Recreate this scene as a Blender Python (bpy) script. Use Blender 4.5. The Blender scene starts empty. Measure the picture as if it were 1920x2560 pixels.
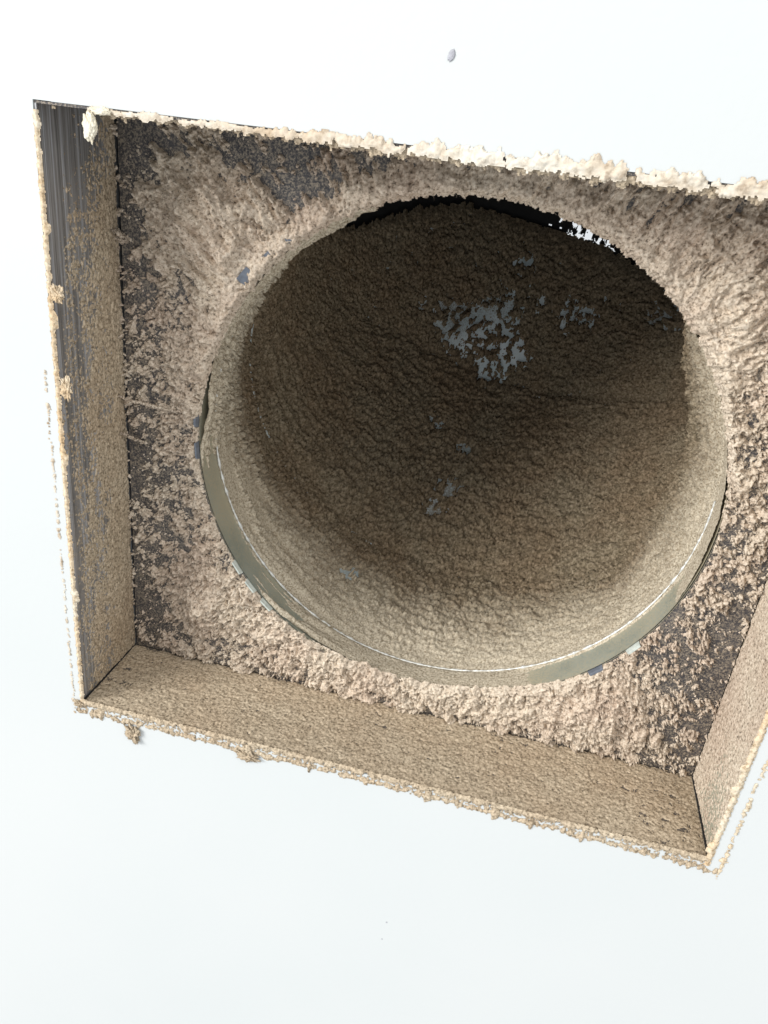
import bpy, math
import numpy as np
from mathutils import Matrix, Vector

S = bpy.context.scene
COL = S.collection
# ------------------------------------------------------------------ camera, world, lamps, exposure
cam_data = bpy.data.cameras.new('camera'); cam = bpy.data.objects.new('camera', cam_data); COL.objects.link(cam)
right = Vector((0.96964, 0.21938, 0.10804)); down = Vector((0.19125, -0.40498, -0.89410)); fwd = Vector((-0.15240, 0.88762, -0.43464))
rot = Matrix((right, -down, -fwd)).transposed().to_4x4()
cam.matrix_world = Matrix.Translation((0.20949, -0.30317, 0.30091)) @ rot
cam_data.sensor_fit = 'HORIZONTAL'; cam_data.sensor_width = 36; cam_data.lens = 36.06
cam_data.clip_start = 0.01; cam_data.clip_end = 50
S.camera = cam

world = bpy.data.worlds.new('World'); S.world = world; world.use_nodes = True
world.node_tree.nodes['Background'].inputs[0].default_value = (0.93, 0.97, 1.0, 1)
world.node_tree.nodes['Background'].inputs[1].default_value = 0.74

def area_lamp(name, loc, target, size, power, color):
    d = bpy.data.lights.new(name, 'AREA'); d.energy = power; d.size = size; d.color = color; d.shape = 'DISK'
    o = bpy.data.objects.new(name, d); COL.objects.link(o)
    o.location = loc; o.rotation_euler = (Vector(target) - Vector(loc)).to_track_quat('-Z', 'Y').to_euler()
area_lamp('left_key_lamp', (-3.6, -3.25, 1.95), (0.17, 0, 0.15), 2.6, 250.0, (1.0, 0.985, 0.96))  # added off-frame soft key from the left, no window seen
area_lamp('upper_fill_lamp', (0.9, -1.3, 2.1), (0.17, 0, 0.15), 0.8, 12.0, (1.0, 0.98, 0.95))  # weak added fill from above, no known fixture

S.view_settings.view_transform = 'Standard'; S.view_settings.look = 'None'
S.view_settings.exposure = 0.20; S.view_settings.gamma = 1
S.cycles.max_bounces = 8; S.cycles.diffuse_bounces = 4

# ------------------------------------------------------------------ sizes (metres)
W, H, D = 0.340, 0.2985, 0.0568          # box opening and depth
CX, CZ, R = 0.177, 0.1512, 0.1335        # duct mouth in the back of the box
rng = np.random.default_rng(7)

# ------------------------------------------------------------------ noise
_perm = np.random.default_rng(3).permutation(4096)
_ga = np.random.default_rng(4).uniform(0, 2 * np.pi, 4096)
_gx, _gy = np.cos(_ga), np.sin(_ga)
def _h(ix, iy, s): return _perm[(_perm[(ix + 17 * s) & 4095] + iy) & 4095]
def pn(x, y, s=0):
    x0 = np.floor(x).astype(np.int64); y0 = np.floor(y).astype(np.int64); fx = x - x0; fy = y - y0
    u = fx * fx * fx * (fx * (fx * 6 - 15) + 10); v = fy * fy * fy * (fy * (fy * 6 - 15) + 10)
    def g(i, j):
        k = _h(x0 + i, y0 + j, s); return _gx[k] * (fx - i) + _gy[k] * (fy - j)
    a = g(0, 0); b = g(1, 0); c = g(0, 1); d = g(1, 1)
    return 1.5 * (a + u * (b - a) + v * (c - a + u * (a - b - c + d)))
def fbm(x, y, octv=4, s=0, gain=0.5):
    t = 0; a = 1.0; n = 0; f = 1.0
    for o in range(octv):
        t = t + a * pn(x * f + 13.7 * o, y * f - 7.1 * o, s + o * 5); n += a; a *= gain; f *= 2.03
    return t / n * 1.4
def worley(x, y, s=0):
    x0 = np.floor(x).astype(np.int64); y0 = np.floor(y).astype(np.int64)
    f1 = np.full(x.shape, 9.0); f2 = np.full(x.shape, 9.0)
    for i in (-1, 0, 1):
        for j in (-1, 0, 1):
            k = _h(x0 + i, y0 + j, s); r1 = _ga[k] / 6.2832; r2 = _ga[(k * 7 + 11) & 4095] / 6.2832
            d = np.hypot(x0 + i + r1 - x, y0 + j + r2 - y)
            f2 = np.minimum(f2, np.maximum(f1, d)); f1 = np.minimum(f1, d)
    return f1, f2
def sm(a, b, x):
    t = np.clip((x - a) / (b - a), 0, 1); return t * t * (3 - 2 * t)
def blob(x, z, cx, cz, r): return np.exp(-((x - cx) ** 2 + (z - cz) ** 2) / (r * r))

# ------------------------------------------------------------------ mesh helpers
def link(name, me, mat, parent=None):
    o = bpy.data.objects.new(name, me); COL.objects.link(o)
    if mat: me.materials.append(mat)
    if parent is not None: o.parent = parent
    return o
def mesh_np(name, V, F, smooth=True):
    me = bpy.data.meshes.new(name); k = F.shape[1]
    me.vertices.add(len(V)); me.vertices.foreach_set('co', V.astype(np.float32).ravel())
    me.loops.add(F.size); me.loops.foreach_set('vertex_index', F.astype(np.int32).ravel())
    me.polygons.add(len(F)); me.polygons.foreach_set('loop_start', np.arange(0, F.size, k, dtype=np.int32))
    me.polygons.foreach_set('use_smooth', np.full(len(F), smooth)); me.update(calc_edges=True)
    return me
def compact(V, F):
    used = np.zeros(len(V), bool); used[F.ravel()] = True
    m = np.cumsum(used) - 1
    return V[used], m[F]
def grid_faces(nu, nv, keep=None):
    i = np.arange(nu * nv).reshape(nu, nv)
    F = np.stack([i[:-1, :-1], i[1:, :-1], i[1:, 1:], i[:-1, 1:]], -1)
    return F[keep] if keep is not None else F.reshape(-1, 4)
def height_mesh(name, P, N, h, mat, parent, floor=-0.0003, closed=False, extra_keep=None, attr=None):
    """a crust of real thickness on a surface P with normals N; where h < 0 there is none"""
    pos = h > 0
    keep = pos[:-1, :-1] | pos[1:, :-1] | pos[1:, 1:] | pos[:-1, 1:]
    if extra_keep is not None: keep &= extra_keep[:-1, :-1]
    hh = np.maximum(h, floor)
    V = (P + N * hh[..., None]).reshape(-1, 3)
    F = grid_faces(*h.shape, keep)
    if closed:
        V2 = (P - N * (np.maximum(h, floor) * 0.3)[..., None]).reshape(-1, 3)
        F = np.concatenate([F, F[:, ::-1] + len(V)]); V = np.concatenate([V, V2])
    if attr is not None: _, F0 = compact(V, F); used = np.zeros(len(V), bool); used[F.ravel()] = True
    V, F = compact(V, F); me = mesh_np(name, V, F)
    if attr is not None:
        a = me.attributes.new('mouth', 'FLOAT', 'POINT'); a.data.foreach_set('value', attr.ravel()[used].astype(np.float32))
    return link(name, me, mat, parent)
def box_mesh(name, a, b, mat, parent=None):
    a = np.array(a, float); b = np.array(b, float)
    V = np.array([[(a, b)[i][0], (a, b)[j][1], (a, b)[k][2]] for i in (0, 1) for j in (0, 1) for k in (0, 1)])
    F = np.array([[0, 1, 3, 2], [4, 6, 7, 5], [0, 4, 5, 1], [2, 3, 7, 6], [0, 2, 6, 4], [1, 5, 7, 3]])
    return link(name, mesh_np(name, V, F, False), mat, parent)
def tube(paths, rad, sides=3):
    """paths (n,k,3), rad (n,k) -> V,F of thin closed-ish tubes"""
    n, k, _ = paths.shape
    T = np.gradient(paths, axis=1); T /= np.linalg.norm(T, axis=2, keepdims=True) + 1e-12
    up = np.tile(np.array([0.31, 0.52, 0.79]), (n, k, 1))
    A = np.cross(T, up); A /= np.linalg.norm(A, axis=2, keepdims=True) + 1e-12
    B = np.cross(T, A); V = []
    for s in range(sides):
        a = 2 * math.pi * s / sides
        V.append(paths + (A * math.cos(a) + B * math.sin(a)) * rad[..., None])
    V = np.stack(V, 2)                                   # n,k,sides,3
    idx = np.arange(n * k * sides).reshape(n, k, sides)
    F = []
    for s in range(sides):
        t = (s + 1) % sides
        F.append(np.stack([idx[:, :-1, s], idx[:, 1:, s], idx[:, 1:, t], idx[:, :-1, t]], -1).reshape(-1, 4))
    return V.reshape(-1, 3), np.concatenate(F)
def empty(name, loc=(0, 0, 0)):
    o = bpy.data.objects.new(name, None); o.location = loc; o.empty_display_size = 0.02; COL.objects.link(o); return o
def tag(o, label=None, cat=None, group=None, kind=None):
    for k, v in (('label', label), ('category', cat), ('group', group), ('kind', kind)):
        if v: o[k] = v
    return o

# ------------------------------------------------------------------ materials
def new_mat(name):
    m = bpy.data.materials.new(name); m.use_nodes = True; nt = m.node_tree; b = nt.nodes['Principled BSDF']
    return m, nt, b
def nd(nt, t, **kw):
    n = nt.nodes.new(t)
    for k, v in kw.items(): setattr(n, k, v)
    return n
def ramp(nt, src, stops):
    r = nd(nt, 'ShaderNodeValToRGB'); e = r.color_ramp.elements
    while len(e) < len(stops): e.new(0.5)
    for q, (p, c) in zip(e, stops): q.position = p; q.color = (*c, 1) if len(c) == 3 else c
    nt.links.new(src, r.inputs[0]); return r
def noise(nt, scale, detail=4, rough=0.6, vec=None, dist=0.0):
    n = nd(nt, 'ShaderNodeTexNoise'); n.inputs['Scale'].default_value = scale; n.inputs['Detail'].default_value = detail
    n.inputs['Roughness'].default_value = rough; n.inputs['Distortion'].default_value = dist
    if vec is None:
        tc = nd(nt, 'ShaderNodeTexCoord'); vec = tc.outputs['Object']
    nt.links.new(vec, n.inputs['Vector']); return n
def mapping(nt, scale):
    tc = nd(nt, 'ShaderNodeTexCoord'); mp = nd(nt, 'ShaderNodeMapping'); mp.inputs['Scale'].default_value = scale
    nt.links.new(tc.outputs['Object'], mp.inputs[0]); return mp.outputs[0]
def bump(nt, b, src, strength, dist):
    bp = nd(nt, 'ShaderNodeBump'); bp.inputs['Strength'].default_value = strength; bp.inputs['Distance'].default_value = dist
    nt.links.new(src, bp.inputs['Height']); nt.links.new(bp.outputs[0], b.inputs['Normal']); return bp
def mixc(nt, fac, a, b, mode='MIX'):
    m = nd(nt, 'ShaderNodeMix', data_type='RGBA', blend_type=mode)
    for sock, v in ((m.inputs[0], fac), (m.inputs[6], a), (m.inputs[7], b)):
        if isinstance(v, (int, float)): sock.default_value = v
        elif isinstance(v, tuple): sock.default_value = (*v, 1)
        else: nt.links.new(v, sock)
    return m.outputs[2]

def lint_material(name, c_dark, c_mid, c_light, tint, grain=900, bdist=0.0006, bstr=0.8):
    m, nt, b = new_mat(name)
    n1 = noise(nt, grain, 3, 0.7)
    r1 = ramp(nt, n1.outputs[0], [(0.30, c_dark), (0.47, c_mid), (0.68, c_light)])
    n2 = noise(nt, 22, 4, 0.6)
    r2 = ramp(nt, n2.outputs[0], [(0.38, (1, 1, 1)), (0.64, tint)])
    c = mixc(nt, 1.0, r1.outputs[0], r2.outputs[0], 'MULTIPLY')
    nt.links.new(c, b.inputs['Base Color'])
    b.inputs['Roughness'].default_value = 1.0; b.inputs['Specular IOR Level'].default_value = 0.1
    n3 = noise(nt, 1500, 3, 0.7)
    bump(nt, b, n3.outputs[0], bstr, bdist)
    return m
M_LINT = lint_material('lint_tan', (0.13, 0.105, 0.08), (0.585, 0.485, 0.375), (0.82, 0.725, 0.595), (0.88, 0.83, 0.82), 650, 0.0003, 0.22)
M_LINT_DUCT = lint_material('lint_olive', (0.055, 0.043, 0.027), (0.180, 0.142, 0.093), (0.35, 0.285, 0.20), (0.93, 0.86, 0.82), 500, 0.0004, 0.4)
def add_mouth_falloff(m):  # paler towards the mouth: dust tone that also paints the light falling off inwards
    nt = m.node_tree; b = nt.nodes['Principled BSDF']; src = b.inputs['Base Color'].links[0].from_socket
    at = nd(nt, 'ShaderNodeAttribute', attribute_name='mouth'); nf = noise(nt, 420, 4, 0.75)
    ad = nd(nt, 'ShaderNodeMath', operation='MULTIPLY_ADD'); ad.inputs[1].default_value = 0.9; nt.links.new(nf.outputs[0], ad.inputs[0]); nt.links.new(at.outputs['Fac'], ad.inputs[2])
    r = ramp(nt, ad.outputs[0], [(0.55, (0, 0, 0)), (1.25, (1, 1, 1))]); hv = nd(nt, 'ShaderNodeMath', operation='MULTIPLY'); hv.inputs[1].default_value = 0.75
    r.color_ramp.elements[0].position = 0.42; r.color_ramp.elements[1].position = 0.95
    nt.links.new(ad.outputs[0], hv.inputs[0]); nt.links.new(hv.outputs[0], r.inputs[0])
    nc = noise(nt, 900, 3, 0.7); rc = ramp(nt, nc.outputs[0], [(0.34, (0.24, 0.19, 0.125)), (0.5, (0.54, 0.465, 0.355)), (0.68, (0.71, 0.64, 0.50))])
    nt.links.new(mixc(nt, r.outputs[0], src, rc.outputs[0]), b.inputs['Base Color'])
add_mouth_falloff(M_LINT_DUCT)
M_LINT_GREY = lint_material('lint_brown_grey', (0.12, 0.095, 0.065), (0.46, 0.375, 0.27), (0.70, 0.59, 0.44), (0.92, 0.88, 0.85), 700, 0.0004, 0.6)
M_PALE = lint_material('pale_lint', (0.46, 0.39, 0.31), (0.70, 0.64, 0.54), (0.84, 0.80, 0.72), (0.80, 0.69, 0.58), 260, 0.0003, 0.4)
M_BEIGE = lint_material('beige_lint', (0.36, 0.27, 0.17), (0.62, 0.53, 0.40), (0.78, 0.70, 0.57), (1.0, 0.84, 0.66), 500, 0.0004, 0.5)

def wall_material():
    m, nt, b = new_mat('white_paint')
    n = noise(nt, 3.5, 3, 0.5); r = ramp(nt, n.outputs[0], [(0.35, (0.600, 0.625, 0.622)), (0.65, (0.63, 0.645, 0.64))])
    nt.links.new(r.outputs[0], b.inputs['Base Color']); b.inputs['Roughness'].default_value = 0.6
    n2 = noise(nt, 260, 4, 0.6); bump(nt, b, n2.outputs[0], 0.12, 0.0006)
    return m
M_WALL = wall_material()

def dark_plate_material():
    m, nt, b = new_mat('dark_sheet_metal')
    n = noise(nt, 60, 5, 0.7); r = ramp(nt, n.outputs[0], [(0.3, (0.028, 0.026, 0.030)), (0.6, (0.060, 0.057, 0.062)), (0.8, (0.11, 0.10, 0.10))])
    n3 = noise(nt, 1100, 3, 0.8); dust = ramp(nt, n3.outputs[0], [(0.46, (0, 0, 0)), (0.62, (1, 1, 1))])
    c = mixc(nt, dust.outputs[0], r.outputs[0], (0.33, 0.275, 0.21)); nt.links.new(c, b.inputs['Base Color'])
    b.inputs['Metallic'].default_value = 0.15; b.inputs['Roughness'].default_value = 0.5
    bump(nt, b, n3.outputs[0], 0.5, 0.0004)
    return m
M_PLATE = dark_plate_material()

def brushed_material():
    m, nt, b = new_mat('brushed_dark_metal')
    v = mapping(nt, (420, 420, 4)); n = noise(nt, 1.0, 4, 0.6, v)
    v2 = mapping(nt, (1500, 1500, 30)); n2 = noise(nt, 1.0, 3, 0.7, v2)
    r = ramp(nt, n.outputs[0], [(0.32, (0.12, 0.115, 0.11)), (0.50, (0.36, 0.35, 0.34)), (0.62, (0.80, 0.85, 0.94))])
    c = mixc(nt, 0.5, r.outputs[0], ramp(nt, n2.outputs[0], [(0.35, (0.07, 0.07, 0.07)), (0.65, (0.62, 0.64, 0.68))]).outputs[0])
    nt.links.new(c, b.inputs['Base Color'])
    b.inputs['Metallic'].default_value = 0.55; b.inputs['Roughness'].default_value = 0.36
    bump(nt, b, n2.outputs[0], 0.5, 0.0003)
    return m
M_BRUSH = brushed_material()

def galv_material(name, base_a, base_b, dust, dlo, dhi, metallic=0.5, rough=0.55):
    m, nt, b = new_mat(name)
    n = noise(nt, 45, 4, 0.6); r = ramp(nt, n.outputs[0], [(0.35, base_a), (0.65, base_b)])
    nb = noise(nt, 14, 3, 0.5); nf = noise(nt, 900, 3, 0.75)
    ad = nd(nt, 'ShaderNodeMath', operation='ADD'); nt.links.new(nf.outputs[0], ad.inputs[0]); nt.links.new(nb.outputs[0], ad.inputs[1])
    rr = ramp(nt, ad.outputs[0], [(dlo, (0, 0, 0)), (dhi, (1, 1, 1))])
    hv = nd(nt, 'ShaderNodeMath', operation='MULTIPLY'); hv.inputs[1].default_value = 0.5
    nt.links.new(ad.outputs[0], hv.inputs[0]); nt.links.new(hv.outputs[0], rr.inputs[0])
    c = mixc(nt, rr.outputs[0], r.outputs[0], dust); nt.links.new(c, b.inputs['Base Color'])
    inv = nd(nt, 'ShaderNodeMath', operation='MULTIPLY_ADD'); inv.inputs[1].default_value = -metallic; inv.inputs[2].default_value = metallic
    nt.links.new(rr.outputs[0], inv.inputs[0]); nt.links.new(inv.outputs[0], b.inputs['Metallic'])
    b.inputs['Roughness'].default_value = rough; bump(nt, b, nf.outputs[0], 0.45, 0.0004)
    return m
M_GALV = galv_material('dusty_galvanised', (0.30, 0.35, 0.31), (0.42, 0.47, 0.42), (0.46, 0.41, 0.29), 0.38, 0.57)
M_DUCT = galv_material('duct_metal', (0.46, 0.54, 0.56), (0.66, 0.72, 0.74), (0.22, 0.18, 0.13), 0.50, 0.62, 0.3, 0.5)
def plain(name, c, metallic, rough):
    m, nt, b = new_mat(name); n = noise(nt, 300, 3, 0.6)
    r = ramp(nt, n.outputs[0], [(0.35, tuple(x * 0.75 for x in c)), (0.65, c)]); nt.links.new(r.outputs[0], b.inputs['Base Color'])
    b.inputs['Metallic'].default_value = metallic; b.inputs['Roughness'].default_value = rough
    bump(nt, b, n.outputs[0], 0.3, 0.0003); return m
M_EDGE = plain('bare_metal_edge', (0.88, 0.88, 0.84), 0.35, 0.4)
M_TAB = plain('grey_metal_tab', (0.20, 0.22, 0.26), 0.5, 0.45)
M_CLIP = plain('light_metal_tab', (0.66, 0.70, 0.64), 0.35, 0.45)
M_BLACK = plain('casing_and_shade', (0.016, 0.015, 0.015), 0.0, 0.9)  # near-black for the casing and for the sleeve's painted shade
M_SPOT = plain('grey_speck', (0.46, 0.46, 0.50), 0.0, 0.8)
M_CAULK = new_mat('cream_caulk')[0]
_nt = M_CAULK.node_tree; _b = _nt.nodes['Principled BSDF']; _n = noise(_nt, 120, 4, 0.6)
_r = ramp(_nt, _n.outputs[0], [(0.35, (0.62, 0.53, 0.37)), (0.6, (0.84, 0.78, 0.64))]); _nt.links.new(_r.outputs[0], _b.inputs['Base Color'])
_b.inputs['Roughness'].default_value = 0.35; bump(_nt, _b, _n.outputs[0], 0.4, 0.001)

# ------------------------------------------------------------------ the wall with its rectangular hole
TH = 0.012; g = 0.0012
def wall_mesh():
    X = [-1.6, -g, W + g, 2.0]; Z = [-1.7, -g, H + g, 2.0]; V = []; F = []
    for y in (0.0, TH):
        for z in Z:
            for x in X: V.append((x, y, z))
    for l, o in ((0, 0), (1, 16)):
        for j in range(3):
            for i in range(3):
                if i == 1 and j == 1: continue
                a = o + j * 4 + i; q = [a, a + 1, a + 5, a + 4]
                F.append(q if l == 0 else q[::-1])
    for a, b in ((5, 6), (6, 10), (10, 9), (9, 5)): F.append([a, a + 16, b + 16, b])
    for a, b in ((0, 3), (3, 15), (15, 12), (12, 0)): F.append([b, b + 16, a + 16, a])
    return mesh_np('wall', np.array(V), np.array(F), False)
wall = tag(link('wall', wall_mesh(), M_WALL), 'white painted wall around the dirty vent opening', None, None, 'structure')

# ------------------------------------------------------------------ the duct path (mouth, elbow, run upwards)
PHI = 0.15; RC = 0.150; S0 = 0.02
dvec = np.array([math.sin(PHI), 0, math.cos(PHI)]); evec = np.array([math.cos(PHI), 0, -math.sin(PHI)]); yv = np.array([0, 1.0, 0])
def ring_frame(k):
    """station -> centre, outward axis for t=0 (outer side of the bend), side axis, radius"""
    return FR[k]
def elbow_frame(th, r, shift=0.0):
    c0 = np.array([CX, D + S0, CZ + 0.0015]) + dvec * RC
    rad = -dvec * math.cos(th) + yv * math.sin(th)
    return c0 + rad * RC + evec * shift, rad, evec, r
FR = [(np.array([CX, D - 0.0005, CZ]), -dvec, evec, R),
      (np.array([CX, D + S0, CZ + 0.0015]), -dvec, evec, R + 0.001),
      elbow_frame(0.33, 0.1375, 0.001), elbow_frame(0.95, 0.140, 0.009), elbow_frame(1.40, 0.139, 0.006)]
_e = FR[-1]; FR.append((_e[0] + dvec * 0.30 + yv * 0.01, yv, _e[2], _e[3] + 0.006))
def duct_points(u, t):
    """u in 0..5 along the stations, t angle round the duct (0 = outer side of the bend)"""
    k = np.clip(np.floor(u).astype(int), 0, len(FR) - 2); f = (u - k)[..., None]
    C = np.array([q[0] for q in FR]); A = np.array([q[1] for q in FR]); E = np.array([q[2] for q in FR]); RR = np.array([q[3] for q in FR])
    c = C[k] * (1 - f) + C[k + 1] * f; 
    def ringp(kk):
        return C[kk] + (A[kk] * np.cos(t)[..., None] + E[kk] * np.sin(t)[..., None]) * RR[kk][..., None]
    P = ringp(k) * (1 - f) + ringp(k + 1) * f
    N = c - P; N /= np.linalg.norm(N, axis=-1, keepdims=True)
    return P, N

def mouth_cut(t):
    """where the last gore of the elbow stops and only the black shade sleeve goes on"""
    return np.interp(t, [-3.2, -1.6, -1.4, -1.3, -1.16, -.96, -.77, -.5, -.22, .06, .36, .7, .91, 1.1, 3.2], [3.3, 3.3, 3.33, 3.38, 3.47, 3.66, 3.82, 3.955, 3.98, 3.985, 3.955, 3.85, 3.68, 3.74, 3.9])
def duct_shell(name, u0, u1, nu, mat, parent, r_out=0.0008):
    u = np.linspace(u0, u1 - 1e-6, nu)[:, None] * np.ones((1, 161)); t = np.linspace(-math.pi, math.pi, 161)[None, :] * np.ones((nu, 1))
    P, N = duct_points(u, t)
    A = P; B = P - N * r_out
    V = np.concatenate([A.reshape(-1, 3), B.reshape(-1, 3)]); F = grid_faces(nu, 161); n = len(A.reshape(-1, 3))
    F = np.concatenate([F, F[:, ::-1] + n])
    return link(name, mesh_np(name, V, F), mat, parent)
def ring_bead(name, u, rad, mat, parent, t0=-math.pi, t1=math.pi, n=260, breakup=0.0, lift=0.0):
    t = np.linspace(t0, t1, n); P, N = duct_points(np.full(n, u), t)
    P = P + N * lift
    rr = np.full(n, rad) * (1 + breakup * fbm(t * 30, t * 0 + 3, 3, 21))
    V, F = tube(P[None], np.maximum(rr, rad * 0.15)[None], 6)
    return link(name, mesh_np(name, V, F), mat, parent)

# ------------------------------------------------------------------ the sheet-metal box set in the wall
box = tag(empty('duct_box', (0, 0, 0)), 'dark square sheet metal vent box recessed in the white wall, coated in brown lint', 'vent box')
t_ = 0.001
panel_l = box_mesh('side_panel', (-t_, 0.0004, 0), (0, D + 0.006, H), M_BRUSH, box); panel_l['label'] = 'left side panel with brushed streaks'
panel_b = box_mesh('bottom_panel', (-t_, 0.0006, -t_), (W + t_, D + 0.006, 0), M_PLATE, box)
panel_r = box_mesh('side_panel', (W, 0.0004, 0), (W + t_, D + 0.006, H), M_GALV, box); panel_r['label'] = 'right side panel, pale with dust'
panel_t = box_mesh('top_panel', (-t_, 0.0006, H), (W + t_, D + 0.006, H + t_), M_PLATE, box)
casing = box_mesh('rear_casing', (-0.004, D + 0.0062, -0.004), (W + 0.004, D + 0.0072, H + 0.004), M_BLACK, box)
# (the casing is opened for the duct below, by making it a frame of the same outline as the back panel)
bpy.data.objects.remove(casing)
def plate_with_hole(name, x0, x1, z0, z1, y0, y1, rad, mat, parent, x0t=None):
    n = 192; t = np.linspace(0, 2 * np.pi, n, endpoint=False); V = []
    x0t = x0 if x0t is None else x0t
    for y in (y0, y1):
        for a in t:
            V.append((CX + rad * math.cos(a), y, CZ + rad * math.sin(a)))
        for a in t:
            dx, dz = math.cos(a), math.sin(a)
            s = min(((x1 if dx > 0 else x0) - CX) / dx if abs(dx) > 1e-9 else 9, ((z1 if dz > 0 else z0) - CZ) / dz if abs(dz) > 1e-9 else 9)
            V.append((CX + s * dx, y, CZ + s * dz))
    # pull the nearest outline vertex onto each corner
    V = np.array(V)
    for cx_, cz_ in ((x0, z0), (x1, z0), (x0t, z1), (x1, z1)):
        for o in (0, 2 * n):
            q = V[o + n:o + 2 * n]; i = np.argmin((q[:, 0] - (x0 if cx_ == x0t else cx_)) ** 2 + (q[:, 2] - cz_) ** 2); V[o + n + i, 0] = cx_; V[o + n + i, 2] = cz_
    F = []
    for i in range(n):
        j = (i + 1) % n
        F += [[i, j, n + j, n + i], [2 * n + j, 2 * n + i, 3 * n + i, 3 * n + j], [n + i, n + j, 3 * n + j, 3 * n + i], [j, i, 2 * n + i, 2 * n + j]]
    return link(name, mesh_np(name, V, np.array(F), False), mat, parent)
back = plate_with_hole('back_panel', 0.0021, W - 0.0009, 0.0011, H - 0.001, D, D + 0.001, R + 0.0006, M_PLATE, box)
casing = plate_with_hole('rear_casing', -0.004, W + 0.004, -0.004, H + 0.004, D + 0.0062, D + 0.0072, R + 0.004, M_BLACK, box)
# thin corner seams where the sheets are folded together
for (a, b) in (((0.0006, 0.001, 0.0006), (0.0006, D, 0.0006)), ((W - 0.0006, 0.001, 0.0006), (W - 0.0006, D, 0.0006))):
    P = np.linspace(a, b, 12)[None]; V, F = tube(P, np.full((1, 12), 0.0006), 6); link('corner_seam', mesh_np('corner_seam', V, F), M_BLACK, box)

# collar (fixed to the box) with its bright bead and bent tabs
collar = duct_shell('collar', 0.0, 1.0, 6, M_GALV, box)
bead = ring_bead('collar_bead', 0.97, 0.0006, M_EDGE, collar, -2.0, 1.75, 900, 1.3, 0.0012)
def tab_mesh(name, ang, w, l, mat, lift, rad0=R + 0.0004):
    ca, sa = math.cos(ang), math.sin(ang); rd = np.array([ca, 0, sa]); tn = np.array([-sa, 0, ca])
    c = np.array([CX, D, CZ]); V = []
    prof = [(0.0, 0.0), (0.0008, -0.0016), (l * 0.5, -0.0016 - lift * 0.4), (l, -0.0014 - lift)]
    for (r_, y_) in prof:
        for s in (-1, 1):
            for th in (0, -0.0007): V.append(c + rd * (rad0 + r_) + tn * (s * w / 2 * (1 - 0.15 * r_ / l)) + np.array([0, y_ + th, 0]))
    F = []
    for i in range(3):
        a = i * 4; F += [[a, a + 4, a + 6, a + 2], [a + 1, a + 3, a + 7, a + 5], [a, a + 1, a + 5, a + 4], [a + 2, a + 6, a + 7, a + 3]]
    F += [[12, 13, 15, 14], [0, 2, 3, 1]]
    return link(name, mesh_np(name, np.array(V), np.array(F), False), mat, collar)
for (x, z, w, l, mat, lift) in ((69.0, 233.9, 9, 6, M_TAB, .0018), (80.3, 244.5, 8, 4, M_TAB, .001), (92.4, 252.5, 8, 3.2, M_TAB, .001), (55.0, 211, 10, 3.0, M_TAB, .001),
                          (66.1, 71.9, 9, 1.6, M_CLIP, .0008), (74.9, 61.6, 9, 1.6, M_CLIP, .0008), (84.8, 51.1, 9, 1.6, M_CLIP, .0008), (43.5, 158, 10, 2.0, M_TAB, .0008), (43.3, 140, 10, 1.6, M_TAB, .0008),
                          (288, 76, 9, 2.0, M_CLIP, .0008), (272, 58, 9, 2.0, M_TAB, .0008)):
    tab_mesh('tab', math.atan2(z / 1000 - CZ, x / 1000 - CX), w / 1000, l / 1000, mat, lift)

# ------------------------------------------------------------------ the elbow behind the collar
duct = tag(empty('duct_elbow', (CX, D + S0, CZ)), 'round galvanised duct elbow behind the box, curving upwards, its inside caked with lint', 'duct')
def own(o):
    o.matrix_parent_inverse = duct.matrix_world.inverted(); return o
duct.matrix_world = Matrix.Translation((CX, D + S0, CZ))
for a, b, n in ((1.002, 2.0, 8), (2.0, 3.0, 8)):
    o = own(duct_shell('elbow_gore', a, b, n, M_DUCT, duct))
def last_gore():
    n = 700; t = np.linspace(-math.pi, math.pi, n)[None, :] * np.ones((9, 1)); f = np.linspace(0, 1, 9)[:, None]
    u = 3.0 + f * (mouth_cut(t) - 3.0); P, N = duct_points(u, t)
    V = np.concatenate([P.reshape(-1, 3), (P - N * 0.0008).reshape(-1, 3)]); F = grid_faces(9, n); F = np.concatenate([F, F[:, ::-1] + 9 * n])
    return own(link('elbow_gore', mesh_np('elbow_gore', V, F), M_DUCT, duct))
last_gore()
# black sleeve painting the deep shade past the elbow; holes show the bright world
def make_shade_sleeve():
    u = np.concatenate([np.linspace(2.95, 3.75, 30, endpoint=False), np.linspace(3.75, 4.14, 120, endpoint=False), np.linspace(4.12, 4.9999, 20)]); t = np.concatenate([np.linspace(-math.pi, -0.3, 90, endpoint=False), np.linspace(-0.3, 0.85, 420, endpoint=False), np.linspace(0.85, math.pi, 80)])
    U, T = np.meshgrid(u, t, indexing='ij'); P, N = duct_points(U, T); P = P - N * (0.004 + 0.0 * U)[..., None]
    hole = 1.0 * fbm(T * 24, U * 40, 4, 701, 0.66) + np.exp(-((T - 0.22) / 0.22) ** 2 - ((U - 4.0) / 0.07) ** 2) - 0.86
    F = grid_faces(*U.shape, (hole < 0)[:-1, :-1]); V, F = compact(P.reshape(-1, 3), F)
    return own(link('shade_sleeve', mesh_np('shade_sleeve', V, F), M_BLACK, duct))
make_shade_sleeve()
P, N = duct_points(np.full(64, 4.9999), np.linspace(-math.pi, math.pi, 64, endpoint=False))
V = np.concatenate([P, [P.mean(0)]]); F = np.array([[i, (i + 1) % 64, 64] for i in range(64)])
own(link('light_block_cap', mesh_np('light_block_cap', V, F), M_BLACK, duct))  # unseen cap added to keep world light out of the duct
own(ring_bead('seam_ridge', 2.0, 0.0012, M_DUCT, duct)); own(ring_bead('seam_ridge', 3.0, 0.0010, M_DUCT, duct))
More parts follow.
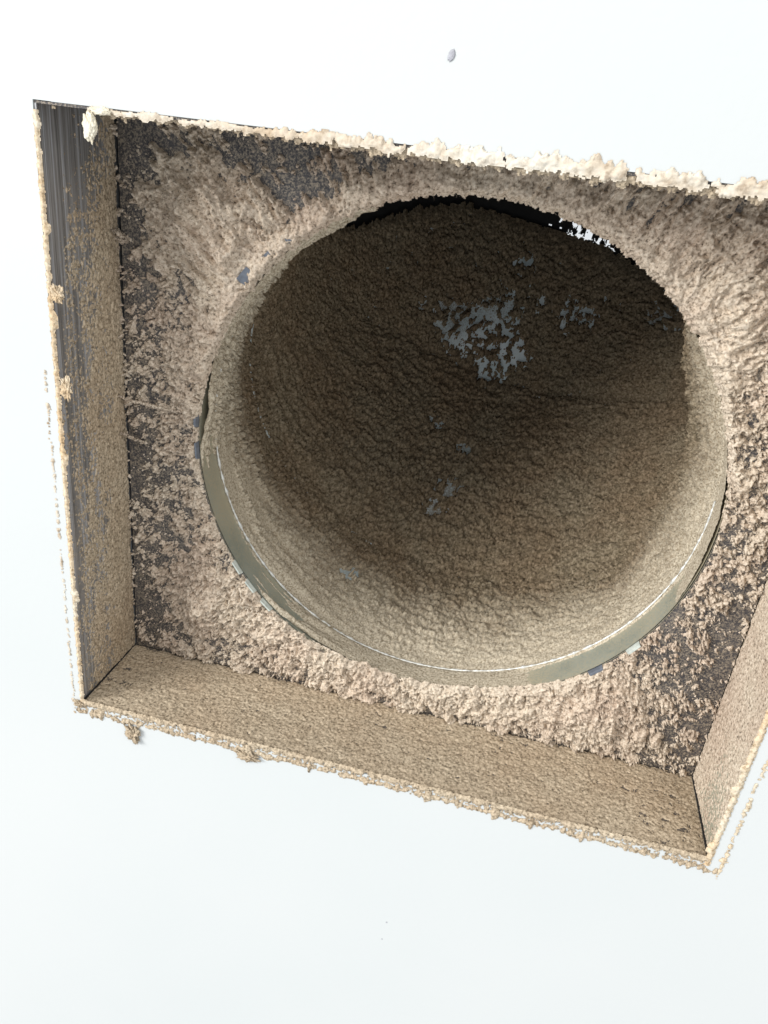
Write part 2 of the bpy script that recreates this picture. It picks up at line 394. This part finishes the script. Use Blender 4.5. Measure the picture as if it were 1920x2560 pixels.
own(ring_bead('seam_ridge', 2.98, 0.0005, M_EDGE, duct, 0.02, 0.30, 120, 1.0, 0.0030))

# ------------------------------------------------------------------ lint inside the elbow and collar
def duct_lint():
    nt_, nu_ = 1010, 470
    tt = np.linspace(-2.6, 2.45, nt_)
    uu = np.concatenate([np.linspace(0.02, 1, 46, endpoint=False), np.linspace(1, 2, 92, endpoint=False), np.linspace(2, 3, 170, endpoint=False), np.linspace(3, 4.0, 140)])
    U, T = np.meshgrid(uu, tt, indexing='ij'); P, N = duct_points(U, T)
    # arc length coordinates in millimetres
    i0 = len(uu); dl = np.linalg.norm(np.diff(P, axis=0), axis=2).mean(1); s = np.concatenate([[0], np.cumsum(dl)]) * 1000
    X = T * 137.0; Y = np.repeat(s[:, None], nt_, 1)
    wx = X + 2.5 * fbm(X / 9, Y / 9, 3, 31); wy = Y + 2.5 * fbm(X / 9, Y / 9, 3, 41)
    f1, f2 = worley(wx / 3.4, wy / 3.4, 3); g1, g2 = worley(wx / 1.6, wy / 1.6, 9)
    pil = np.sqrt(np.clip(1 - f1 * f1 * 0.9, 0, 1)); crack = 1 - sm(0.02, 0.26, f2 - f1)
    big = fbm(X / 14, Y / 8, 4, 51); fine = fbm(X / 1.4, Y / 1.4, 3, 61)
    ridge = fbm(X / 30, Y / 2.6, 3, 71)                                     # ridges running round the duct
    deep = sm(14, 60, Y)                                                    # coarser with depth
    h = 0.9 + deep * (2.4 * pil * (1 - 0.55 * sm(0.5, 1.0, -T)) * (1 - 0.4 * (1 - sm(60, 110, Y))) + 1.9 * big + 1.2 * fbm(X / 5, Y / 3.4, 3, 53)) + (3.2 * fbm(X / 60, Y / 6.0, 2, 73) + 1.2 * fbm(X / 30, Y / 2.6, 2, 74)) * sm(0.1, 0.7, -T) * (1 - sm(90, 140, Y)) + (1 - deep) * (0.8 * ridge * sm(16, 26, Y) + 0.35 * big) + 0.30 * fine + 0.7 * (1 - g1) * deep
    # cracked dry crust on the left wall
    cr = blob(T, Y / 60, -1.55, 0.9, 0.65)
    e1, e2 = worley(wx / 7.0 + 0.5 * fine, wy / 4.6, 15); mid = sm(-1.3, -0.7, T) * deep
    h += mid * (3.6 * np.sqrt(np.clip(1 - e1 * e1, 0, 1)) - 2.6 - 1.5 * (1 - sm(0.0, 0.22, e2 - e1)))
    k1, k2 = worley(wx / 5.2, wy / 5.2, 25); kc = 1 - sm(0.05, 0.26, k2 - k1)
    h -= 3.4 * kc * sm(0.08, 0.4, cr)
    cake2 = sm(1.15, 1.7, -T) * (1 - sm(2.4, 2.7, -T)); stepy = 46 + 12 * fbm(X / 16, X * 0 + 6, 4, 105, 0.65) - 10 * sm(1.7, 2.3, -T)
    h += cake2 * 2.8 * sm(2, 22, Y) * (1 - sm(stepy - 1.0, stepy + 1.2, Y)) * (1 + 0.25 * fbm(X / 6, Y / 6, 3, 107))
    h -= crack * (0.9 + 0.9 * cr) * sm(10, 30, Y)
    h += (0.6 + 2.4 * blob(T, T * 0, -0.15, 0, 0.5) * (0.5 + fbm(X / 6, Y / 4, 3, 82))) * np.exp(-((Y - s[138] + 4 + 3 * fbm(X / 20, X * 0 + 2, 3, 81)) / 3.6) ** 2) * sm(-0.2, 0.3, fbm(X / 18, X * 0 + 9, 2, 85))   # crust left along the first seam
    # the collar is only dusted below; caked at the upper left and top
    cake = sm(1.1, 1.5, -T) + sm(1.15, 1.6, T) * 0.9 + 1.0 * np.exp(-((T - 0.06) / 0.60) ** 4) + 0.25 * fbm(T * 5, T * 0 + 3, 3, 95)
    band = np.clip(1 - Y / s[46], 0, 1)
    h = h - (1 - np.clip(cake, 0, 1)) * 2.4 * sm(0, 0.25, band) * (1 - 0.35 * np.exp(-((T - 0.12) / 0.35) ** 2)) 
    h = h + 0.9 * cake * sm(0, 0.8, band) + 1.3 * np.exp(-((T - 0.06) / 0.56) ** 4) * sm(0, 0.2, band)
    fold = s[308] + 2.5 * fbm(X / 25, X * 0 + 3, 3, 111)
    h += sm(-0.9, -0.4, T) * (3.0 * np.clip(1 - (fold - Y) / 16, 0, 1) * (Y < fold) - 1.2 * np.exp(-((Y - fold - 1.5) / 1.6) ** 2))
    bank = sm(0.95, 1.5, T) * (1 - sm(2.2, 2.6, T)) * sm(s[50], s[137], Y) * (Y <= s[137] + 0.01)
    h = h + bank * (15.0 + 0.8 * fbm(X / 3, X * 0 + 2, 3, 87))
    # bare metal patches
    lim = mouth_cut(T) - U + 0.05 * fbm(X / 6, X * 0 + 4, 4, 99, 0.65) + 0.02; h = np.minimum(h, lim * 60)
    h = np.where(U < 3.0, np.maximum(h, 0.25 + 0.2 * pil), h) * (band <= 0) + h * (band > 0)
    spk = fbm(X / 6.0, Y / 5.0, 5, 91, 0.66)
    for (px, py, pz, rad, k) in BARE:
        d2 = ((P - np.array([px, py, pz])) ** 2).sum(2); h -= k * np.exp(-d2 / (rad * 1.15) ** 2) * (0.62 + 2.6 * spk + 0.8 * big)
    h *= 0.001
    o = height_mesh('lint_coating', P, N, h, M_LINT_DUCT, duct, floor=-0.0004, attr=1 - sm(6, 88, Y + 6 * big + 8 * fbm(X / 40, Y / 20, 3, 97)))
    own(o); o['kind'] = 'stuff'; return o
BARE = [(0.1376, 0.3161, 0.1791, 0.0113, 7.5), (0.1481, 0.3162, 0.1652, 0.0132, 7.5), (0.1645, 0.3249, 0.1813, 0.0113, 7.5), (0.1781, 0.3297, 0.1906, 0.0113, 7.5), (0.1878, 0.3231, 0.1663, 0.0098, 7.5), (0.1775, 0.3165, 0.1464, 0.0107, 7.5), (0.1965, 0.3193, 0.1546, 0.0076, 7.5), (0.1720, 0.3101, 0.1329, 0.0068, 7.5), (0.2334, 0.3277, 0.1977, 0.0091, 7.5), (0.2436, 0.3223, 0.1918, 0.0066, 7.5), (0.2263, 0.3265, 0.1888, 0.0067, 7.5), (0.2887, 0.3002, 0.2059, 0.0097, 7.5), (0.2982, 0.2893, 0.2030, 0.0061, 7.5), (0.1441, 0.2642, 0.1072, 0.0052, 7.5), (0.1689, 0.2554, 0.0931, 0.0052, 7.5), (0.1635, 0.2264, 0.0728, 0.0085, 7.5), (0.1571, 0.2093, 0.0615, 0.0062, 7.5), (0.1171, 0.1292, 0.0398, 0.0050, 7.5), (0.1341, 0.3310, 0.2470, 0.0066, 7.5), (0.1877, 0.3409, 0.2248, 0.0097, 7.5), (0.2035, 0.3334, 0.2000, 0.0067, 7.5)]
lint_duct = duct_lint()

# ------------------------------------------------------------------ lint on the back panel
def back_lint():
    st = 0.00044; x = np.arange(0.0005, W - 0.0008, st); z = np.arange(0.0008, H - 0.0003, st)
    X, Z = np.meshgrid(x, z, indexing='ij'); mx, mz = X * 1000, Z * 1000
    r = np.hypot(X - CX, Z - CZ); a = np.arctan2(Z - CZ, X - CX)
    q1 = fbm(mx / 7, mz / 7, 3, 1); q2 = fbm(mx / 7, mz / 7, 3, 2)
    wx, wz = mx + 2.2 * q1, mz + 2.2 * q2
    flake = 0.80 * fbm(wx / 4.4, wz / 4.4, 4, 11, 0.62) + 0.60 * fbm(wx / 1.5, wz / 1.5, 3, 14, 0.65)
    drift = fbm(wx / 13, wz / 13, 3, 16, 0.5)
    radial = fbm(a * 145 / 5.0, r * 1000 / 16, 4, 12, 0.6)                   # streaks pointing at the duct
    sector = sm(0.35, 0.75, a) * (1 - sm(2.55, 2.9, a))
    nz = flake * (1 - 0.55 * sector) + radial * 0.45 * sector
    big = fbm(mx / 26, mz / 26, 3, 15)
    d = 0.06 + 0.30 * big + 0.75 * drift
    d += 0.55 * np.exp(-((r - R) / 0.022) ** 2) * (0.35 + 0.65 * sm(-0.35, 0.35, Z - CZ + 0.02) + 0.3 * (X < 0.1))
    d += 0.85 * blob(X, Z, .0427, .2599, .021) + 0.5 * blob(X, Z, .062, .236, .022)
    d += 0.85 * blob(X, Z, .0494, .0441, .018) + 0.4 * blob(X, Z, .085, .03, .03) + 0.35 * blob(X, Z, .12, .014, .03)
    d += 0.95 * blob(X, Z, .2805, .0283, .022) + 0.75 * blob(X, Z, .245, .024, .026) + 0.5 * blob(X, Z, .20, .010, .03) + 0.5 * blob(X, Z, .16, .006, .035)
    d += 0.7 * blob(X, Z, .2895, .2554, .03) + 0.4 * blob(X, Z, .251, .28, .03) + 0.35 * blob(X, Z, .173, .289, .04)
    d += 0.3 * blob(X, Z, .03, .19, .03) + 0.25 * blob(X, Z, .05, .165, .02)
    d -= 0.42 * np.exp(-(X / 0.018) ** 2) + 0.55 * blob(X, Z, .085, .286, .022) + 0.35 * blob(X, Z, .03, .29, .02) + 0.45 * blob(X, Z, .005, .03, .022)
    d -= 0.55 * blob(X, Z, .325, .09, .035) + 0.4 * blob(X, Z, .335, .03, .025) + 0.30 * blob(X, Z, .02, .125, .03)
    d -= 0.35 * np.exp(-(Z / 0.006) ** 2)
    rv = 1 - np.abs(fbm(a * 145 / 7.0, r * 1000 / 34, 3, 28, 0.55)) * 2.4
    d += 0.55 * (rv - 0.35) * sector * sm(0.006, 0.016, r - R)
    d -= 0.9 * blob(X, Z, .0655, .232, .006) + 0.6 * blob(X, Z, .078, .246, .004)
    v = nz * 1.55 + 0.95 * d - 0.14
    f1, f2 = worley(wx / 2.1, wz / 2.1, 5)
    h = np.where(v > 0, 0.25 + 1.7 * np.clip(v, 0, 1.6) ** 0.8 + 2.2 * np.clip(drift + 0.2, 0, 1) + 0.25 * np.sqrt(np.clip(1 - f1 * f1, 0, 1)) * np.clip(v * 3, 0, 1) - 0.2, v * 3)
    h = h + (0.22 + 0.28 * (1 - np.clip(v, 0, 1))) * (fbm(mx / 1.7, mz / 1.7, 3, 17, 0.65)) * (v > -0.05)
    bil = 1 - np.abs(fbm(wx / 8, wz / 8, 3, 27, 0.55)) * 2.4                       # soft rolled ridges
    rid = 1 - np.abs(fbm(a * 145 / 7.0, r * 1000 / 34, 3, 28, 0.55)) * 2.4                # ridges pointing at the duct
    h = h + (v > 0) * (2.0 * bil * (1 - sector) + 2.4 * rid * sector * sm(0.004, 0.014, r - R)) * np.clip(v * 2, 0, 1)
    # whorls round the four buried screws
    for (cx_, cz_, rr) in ((.0427, .2599, .016), (.0494, .0441, .014), (.2805, .0283, .016), (.2895, .2554, .018)):
        dd = np.hypot(X - cx_, Z - cz_)
        h += 7.0 * np.exp(-(dd / (rr * 0.95)) ** 2) + 2.4 * np.exp(-((dd - rr * 1.5) / (rr * 0.22)) ** 2) * (0.6 + fbm(mx / 5, mz / 5, 2, 19)) + 0.8 * np.sin(dd * 1700 + 1.2 * np.arctan2(Z - cz_, X - cx_) + 3 * fbm(mx / 6, mz / 6, 2, 20)) * np.exp(-(dd / (rr * 1.5)) ** 2)
    # the thick rolled lip of lint round the upper half of the duct mouth
    up = sm(-0.05, 0.05, Z - CZ - 0.3 * (CX - X) * 0)
    h += 2.2 * np.exp(-((r - R - 0.002) / 0.006) ** 2) * sm(0.0, 0.08, Z - CZ)
    edge = R + 0.0006 - np.clip(0.0022 + 0.0022 * fbm(a * 30, a * 0 + 1, 4, 23, 0.65), -0.0005, 0.006) * sm(-0.02, 0.06, Z - CZ) + 0.0016 * (1 - sm(-0.02, 0.02, Z - CZ)) * (0.5 + fbm(a * 22, a * 0 + 4, 3, 25)) - (0.0055 + 0.003 * fbm(a * 18, a * 0 + 2, 3, 29)) * np.exp(-((a + 1.50) / 0.52) ** 4)
    h = np.minimum(h, (r - edge) * 1000 * 2.2)
    Pp = np.stack([X, np.full_like(X, D), Z], -1); N = np.zeros_like(Pp); N[..., 1] = -1
    o = height_mesh('lint_coating', Pp, N, h * 0.001, M_LINT, back); o['kind'] = 'stuff'
    return o
lint_back = back_lint()

# ------------------------------------------------------------------ lint on the side panels
def panel_lint(which, parent, mat):
    st = 0.00048
    y = np.arange(0.0006, D + 0.0002, st)
    L = H if which in 'lr' else W
    s = np.arange(0.0004, L - 0.0004, st)
    Sg, Y = np.meshgrid(s, y, indexing='ij'); ms, my = Sg * 1000, Y * 1000
    k = {'l': 101, 'b': 131, 'r': 161}[which]
    wx = ms + 1.5 * fbm(ms / 5, my / 5, 3, k); wy = my + 1.5 * fbm(ms / 5, my / 5, 3, k + 3)
    if which == 'l':
        nz = 0.5 * fbm(wx / 6, wy / 1.9, 5, k + 7, 0.65) + 0.8 * fbm(wx / 1.9, wy / 1.5, 4, k + 8, 0.7)
        d = -0.26 + 0.56 * sm(0, 0.055, Y) + 0.22 * fbm(ms / 9, my / 6, 2, k + 10) + 0.25 * (1 - Sg / H) - 0.75 * blob(Sg, Y, .30, .0, .045) - 0.35 * np.exp(-((Y - 0.004) / 0.004) ** 2) + 0.3 * fbm(ms / 30, my / 12, 2, k + 9)
        d += 0.15 * sm(0.044, 0.05, Y)
        amp = 0.8
    elif which == 'b':
        nz = 0.8 * fbm(wx / 2.2, wy / 2.0, 5, k + 7, 0.72) + 0.45 * fbm(wx / 9, wy / 4, 3, k + 8)
        d = 0.52 + 0.22 * fbm(ms / 25, my / 15, 2, k + 9) - 0.25 * blob(Sg, Y, .33, .02, .022) - 0.35 * blob(Sg, Y, .0, .03, .02) - 0.45 * np.exp(-((Y - D) / 0.0016) ** 2)
        amp = 0.7
    else:
        nz = 1.1 * fbm(wx / 2.4, wy / 2.0, 5, k + 7, 0.72)
        d = 0.42 + 0.3 * sm(0.03, 0.05, Y) - 0.5 * blob(Sg, Y, 0.01, .012, .03) + 0.2 * fbm(ms / 25, my / 15, 2, k + 9)
        amp = 0.5
    v = nz + d
    h = np.where(v > 0, amp * (0.15 + 1.1 * np.clip(v, 0, 1.2)), v * 2) + 0.22 * fbm(ms / 0.9, my / 0.9, 2, k + 12)* (v > -.05)
    if which == 'l': P = np.stack([np.zeros_like(Y), Y, Sg], -1); n = (1, 0, 0)
    elif which == 'r': P = np.stack([np.full_like(Y, W), Y, Sg], -1); n = (-1, 0, 0)
    else: P = np.stack([Sg, Y, np.zeros_like(Y)], -1); n = (0, 0, 1)
    N = np.zeros_like(P); N[...] = n
    o = height_mesh('lint_coating', P, N, h * 0.001, mat, parent); o['kind'] = 'stuff'; return o
lint_l = panel_lint('l', panel_l, M_LINT_GREY)
lint_b = panel_lint('b', panel_b, M_LINT_GREY)
lint_r = panel_lint('r', panel_r, M_LINT)

# ------------------------------------------------------------------ ragged fringes and strings of lint on the wall round the opening
def strip(name, a, b, nrm, v0, v1, fn, mat, st=0.0004, parent=None, y=-0.0002):
    """crust lying on the wall along the line a->b; nrm points away from the opening; fn(u_mm, v_mm) -> height mm"""
    a = np.array(a, float); b = np.array(b, float); L = np.linalg.norm(b - a); e = (b - a) / L
    u = np.arange(0, L, st); v = np.arange(v0, v1, st); Ug, Vg = np.meshgrid(u, v, indexing='ij')
    P = a + Ug[..., None] * e + Vg[..., None] * np.array(nrm, float); P[..., 1] = y
    N = np.zeros_like(P); N[..., 1] = -1
    return height_mesh(name, P, N, fn(Ug * 1000, Vg * 1000) * 0.001, mat, parent, closed=True, floor=-0.0001)
def f_top(u, v):
    grow = sm(50, 200, u)
    edge_n = fbm(u / 14, u * 0 + 1, 3, 203, 0.55) + 0.55 * fbm(u / 3.2, u * 0 + 5, 4, 204, 0.65)
    hi = 0.6 + 2.0 * grow + (0.8 + 3.8 * grow) * edge_n
    lo = -0.9 - 1.4 * grow + 2.0 * fbm(u / 5.0, u * 0 + 7, 5, 205, 0.65)
    wv = v + 0.7 * fbm(u / 2.6, v / 2.6, 3, 206)
    m = np.minimum(hi - wv, wv - lo) - 3.0 * sm(0.36, 0.62, fbm(u / 9, v / 6, 3, 212))
    body = 0.25 * np.sqrt(np.clip(m, 0, 3)) + (0.35 + 0.6 * grow) * np.maximum(fbm(u / 6.5, v / 4.0, 3, 209, 0.5), -0.2) + 0.22 * fbm(u / 1.5, v / 1.5, 3, 210, 0.6)
    h = np.where(m > 0, body, m)
    ends = sm(20, 24, u)
    return h * ends - (1 - ends)
fr = tag(strip('lint_fringe', (0, 0, H), (W, 0, H), (0, 0, 1), -0.005, 0.013, f_top, M_PALE), 'pale cream ragged fringe of lint along the top rim of the vent box', 'lint fringe', None, 'stuff')
def f_under_shade(u, v):  # brown strip that paints the overhang's shade below the top fringe
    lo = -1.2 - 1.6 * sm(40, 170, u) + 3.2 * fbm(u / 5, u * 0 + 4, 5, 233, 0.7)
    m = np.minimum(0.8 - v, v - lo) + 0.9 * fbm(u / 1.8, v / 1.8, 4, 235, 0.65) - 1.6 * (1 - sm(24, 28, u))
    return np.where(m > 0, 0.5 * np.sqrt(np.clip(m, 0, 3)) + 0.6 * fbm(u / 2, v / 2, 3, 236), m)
tag(strip('lint_fringe', (0, 0, H), (W, 0, H), (0, 0, 1), -0.0065, 0.001, f_under_shade, M_LINT_GREY, y=0.0016), 'brown lint strip added as painted shade under the pale fringe of the top rim', 'lint fringe', None, 'stuff')
def f_left(u, v):
    hi = 1.0 + 0.9 * fbm(u / 3.2, u * 0 + 1, 4, 213, 0.65); lo = -0.9 + 0.9 * fbm(u / 2.6, u * 0 + 7, 4, 215, 0.65) - 1.6 * sm(0.45, 0.8, fbm(u / 13, u * 0 + 5, 2, 216) + 0.25)
    m = np.minimum(hi - v, v - lo) + 0.3 * fbm(u / 1.1, v / 1.1, 2, 218)
    return np.where(m > 0, 0.7 * np.sqrt(np.clip(m, 0, 3)) + 0.3 * fbm(u / 1.5, v / 1.5, 3, 219), m)
tag(strip('lint_fringe', (0, 0, -0.001), (0, 0, H - 0.002), (-1, 0, 0), -0.004, 0.004, f_left, M_BEIGE), 'thin beige ragged fringe of lint down the left rim of the vent box', 'lint fringe', None, 'stuff')
tag(strip('lint_fringe', (W, 0, -0.004), (W, 0, H), (1, 0, 0), -0.004, 0.004, lambda u, v: f_left(u + 333, v + 0.1) + 0.25, M_BEIGE), 'orange-beige ragged fringe of lint down the right rim of the vent box', 'lint fringe', None, 'stuff')
def f_bot(u, v):
    hi = 2.0 + 4.6 * fbm(u / 6, u * 0 + 1, 5, 223, 0.7); lo = -1.2 + 0.8 * fbm(u / 2.6, u * 0 + 7, 4, 225, 0.65)
    m = np.minimum(hi - v, v - lo) + 0.5 * fbm(u / 1.2, v / 1.2, 3, 228, 0.6)
    m = np.maximum(m, (1.1 * fbm(u / 1.7, v / 1.7, 4, 230, 0.7) - 0.42 + 0.25 * fbm(u / 15, v * 0, 2, 231) + 0.12) * (v < 7.0) * (v > 0) - 9 * ((v >= 7.0) | (v <= 0)))
    return np.where(m > 0, 0.7 * np.sqrt(np.clip(m, 0, 3)) + 0.3 * fbm(u / 1.5, v / 1.5, 3, 229), m)
tag(strip('lint_fringe', (0, 0, 0), (W, 0, 0), (0, 0, -1), -0.0025, 0.0076, f_bot, M_LINT_GREY), 'brown ragged fringe of lint along the bottom rim of the vent box', 'lint fringe', None, 'stuff')

def string_fn(off, wob, width, dens, seed, clump=1.6):
    def f(u, v):
        c = off(u) + wob * fbm(u / 11, u * 0 + 2, 4, seed, 0.6)
        w = width * (dens + 1.9 * fbm(u / 4, u * 0 + 5, 4, seed + 3, 0.65)) + clump * sm(0.28, 0.6, fbm(u / 9, u * 0 + 8, 2, seed + 5))
        m = w - np.abs(v - c) + 1.3 * fbm(u / 2.2, v / 2.2, 4, seed + 7, 0.65)
        return np.where(m > 0, 0.6 * np.sqrt(np.clip(m, 0, 4)) + 0.35 * fbm(u / 1.6, v / 1.6, 3, seed + 8), m)
    return f
tag(strip('lint_string', (-0.004, 0, 0), (W + 0.006, 0, 0), (0, 0, -1), 0.001, 0.018, string_fn(lambda u: 6.9 - 1.6 * np.sin(u / 346 * 3.1) + 0 * u, 2.4, 1.5, 0.70, 301, 3.0), M_LINT_GREY, 0.00035),
    'long lumpy string of grey-brown lint on the white wall below the bottom rim', 'lint string', None, 'stuff')
tag(strip('lint_string', (W, 0, -0.012), (W, 0, 0.20), (1, 0, 0), 0.002, 0.014, string_fn(lambda u: 6.5 + 0.01 * u, 1.0, 0.7, 0.45, 331, 1.2), M_BEIGE, 0.00035),
    'broken string of beige lint on the white wall beside the right rim', 'lint string', None, 'stuff')
tag(strip('lint_string', (0, 0, -0.01), (0, 0, 0.19), (-1, 0, 0), 0.002, 0.010, string_fn(lambda u: 5.4 + 0.003 * u, 0.9, 0.36, 0.10, 361, 0.5), M_PALE, 0.00035),
    'broken string of grey lint specks on the white wall beside the left rim', 'lint string', None, 'stuff')

# ------------------------------------------------------------------ single clumps
def lump(name, loc, size, mat, seed, rough=0.35, label=None, cat='lint clump', n=56, freq=2.2):
    th, ph = np.meshgrid(np.linspace(0.02, math.pi - 0.02, n), np.linspace(0, 2 * math.pi, 2 * n), indexing='ij')
    x, y, z = np.sin(th) * np.cos(ph), np.sin(th) * np.sin(ph), np.cos(th)
    r = 1 + rough * (fbm(x * freq + 3 * z, y * freq - 2 * z, 4, seed, 0.6) + fbm(z * freq + 5, x * freq + y, 4, seed + 2, 0.6))
    V = np.stack([x * r * size[0], y * r * size[1], z * r * size[2]], -1).reshape(-1, 3)
    o = link(name, mesh_np(name, V, grid_faces(n, 2 * n)), mat); o.location = loc
    if label: tag(o, label, cat)
    return o
lump('caulk_blob', (0.0235, -0.0008, 0.2925), (0.0029, 0.0016, 0.0052), M_CAULK, 401, 0.22, 'glossy cream blob of caulk hanging over the upper left corner of the box', 'caulk')
lump('caulk_blob', (0.0285, -0.0006, 0.2985), (0.0040, 0.0009, 0.0015), M_CAULK, 409, 0.25, 'flat cream smear of caulk on the rim right of the glossy blob', 'caulk')
lump('lint_clump', (0.0305, -0.0012, -0.0135), (0.0036, 0.0014, 0.0046), M_LINT_GREY, 421, 0.8, 'tan lint clump drooping on the wall below the lower left corner')
lump('lint_clump', (0.0035, -0.0006, 0.2252), (0.0028, 0.001, 0.0032), M_BEIGE, 431, 0.7, 'orange-beige lint clump on the upper part of the left rim')
lump('lint_clump', (0.0045, -0.0006, 0.183), (0.0024, 0.001, 0.0042), M_BEIGE, 441, 0.7, 'pale beige lint clump halfway down the left rim')
lump('lint_clump', (0.0985, -0.001, -0.0085), (0.0052, 0.0012, 0.0028), M_LINT_GREY, 451, 0.8, 'brown lint clump in the string below the bottom rim, left of its middle')
lump('lint_clump', (-0.0015, -0.0007, -0.0015), (0.0030, 0.0012, 0.0018), M_LINT_GREY, 471, 0.8, 'brown lint clump on the tip of the lower left corner')
spot = lump('wall_speck', (0.1617, -0.0002, 0.3288), (0.0011, 0.00030, 0.0018), M_SPOT, 481, 0.25, 'small grey oval speck on the white wall above the vent', 'speck', 24); spot.rotation_euler = (0, 0.35, 0)
for i, (x, z, r, lb) in enumerate(((0.1882, -0.1099, 0.0005, 'tiny grey dot on the white wall well below the vent, upper of two'), (0.1871, -0.1253, 0.0004, 'tiny grey dot on the white wall well below the vent, lower of two'))):
    lump('wall_speck', (x, -0.0001, z), (r, 0.0002, r), M_SPOT, 490 + i, 0.2, lb, 'speck', 12)

# lint ropes bridging the gap between the left panel and the back panel
def rope(name, pts, rad, mat, seed, label):
    pts = np.array(pts, float); k = 90; tt = np.linspace(0, len(pts) - 1, k)
    P = np.stack([np.interp(tt, range(len(pts)), pts[:, i]) for i in range(3)], -1)
    P[:, 0] += 0.0006 * fbm(tt * 4, tt * 0 + 1, 3, seed); P[:, 2] += 0.0009 * fbm(tt * 4, tt * 0 + 5, 3, seed)
    rr = rad * (1 + 0.9 * fbm(tt * 7, tt * 0 + 9, 3, seed, 0.6)) * (1 - 0.5 * np.abs(np.linspace(-1, 1, k)) ** 2)
    V, F = tube(P[None], np.maximum(rr, rad * 0.2)[None], 8)
    V = V + 0.00025 * rng.standard_normal(V.shape)
    return tag(link(name, mesh_np(name, V, F), mat), label, 'lint rope')
rope('lint_rope', [(0.0008, .050, .1650), (0.004, .0535, .1615), (.014, .0545, .1612), (.026, .054, .1603), (.040, .0545, .1608)], 0.0008, M_LINT, 501, 'thick lint rope stretching from the left panel across to the duct mouth')
rope('lint_rope', [(0.0010, .050, .1440), (0.005, .053, .1412), (.012, .0545, .1388)], 0.0007, M_LINT, 511, 'short lint rope across the left crease, lower of the two on that side')
rope('lint_rope', [(0.0006, .050, .2480), (0.003, .0545, .2450), (.0065, .055, .2420)], 0.0009, M_LINT, 521, 'stubby lint rope across the left crease near the top')

# ------------------------------------------------------------------ loose fibres standing out of the lint
def fibres(name, host, normal, n, l0, l1, rad, mat, seed, kp=4):
    r_ = np.random.default_rng(seed); me = host.data; nv = len(me.vertices); co = np.empty(nv * 3, np.float32)
    me.vertices.foreach_get('co', co); co = co.reshape(-1, 3)
    b = co[r_.integers(0, nv, n)].astype(float)
    N = normal(b); T = r_.standard_normal((n, 3)); T -= (T * N).sum(1, keepdims=True) * N; T /= np.linalg.norm(T, axis=1, keepdims=True)
    B = np.cross(N, T); L = r_.uniform(l0, l1, n)[:, None] * r_.uniform(0.3, 1, n)[:, None]; cv = r_.uniform(-0.7, 0.7, n)[:, None]; lf = r_.uniform(0.1, 0.7, n)[:, None]
    ks = np.linspace(0, 1, kp); P = np.stack([b + T * L * k + B * L * cv * k * k + N * (L * lf * (k - 0.55 * k * k)) for k in ks], 1)
    V, F = tube(P, np.tile(np.linspace(1, 0.4, kp) * rad, (n, 1)), 3)
    o = link(name, mesh_np(name, V, F), mat, host); o['kind'] = 'stuff'; return o
cn = lambda v: (lambda b: np.tile(np.array(v, float), (len(b), 1)))
fibres('lint_fibres', lint_back, cn((0, -1, 0)), 12000, 0.0008, 0.0028, 0.00006, M_LINT, 1)
fibres('lint_fibres', lint_l, cn((1, 0, 0)), 1800, 0.0008, 0.003, 0.00006, M_LINT, 2)
fibres('lint_fibres', lint_b, cn((0, 0, 1)), 2600, 0.0008, 0.0025, 0.00006, M_LINT, 3)
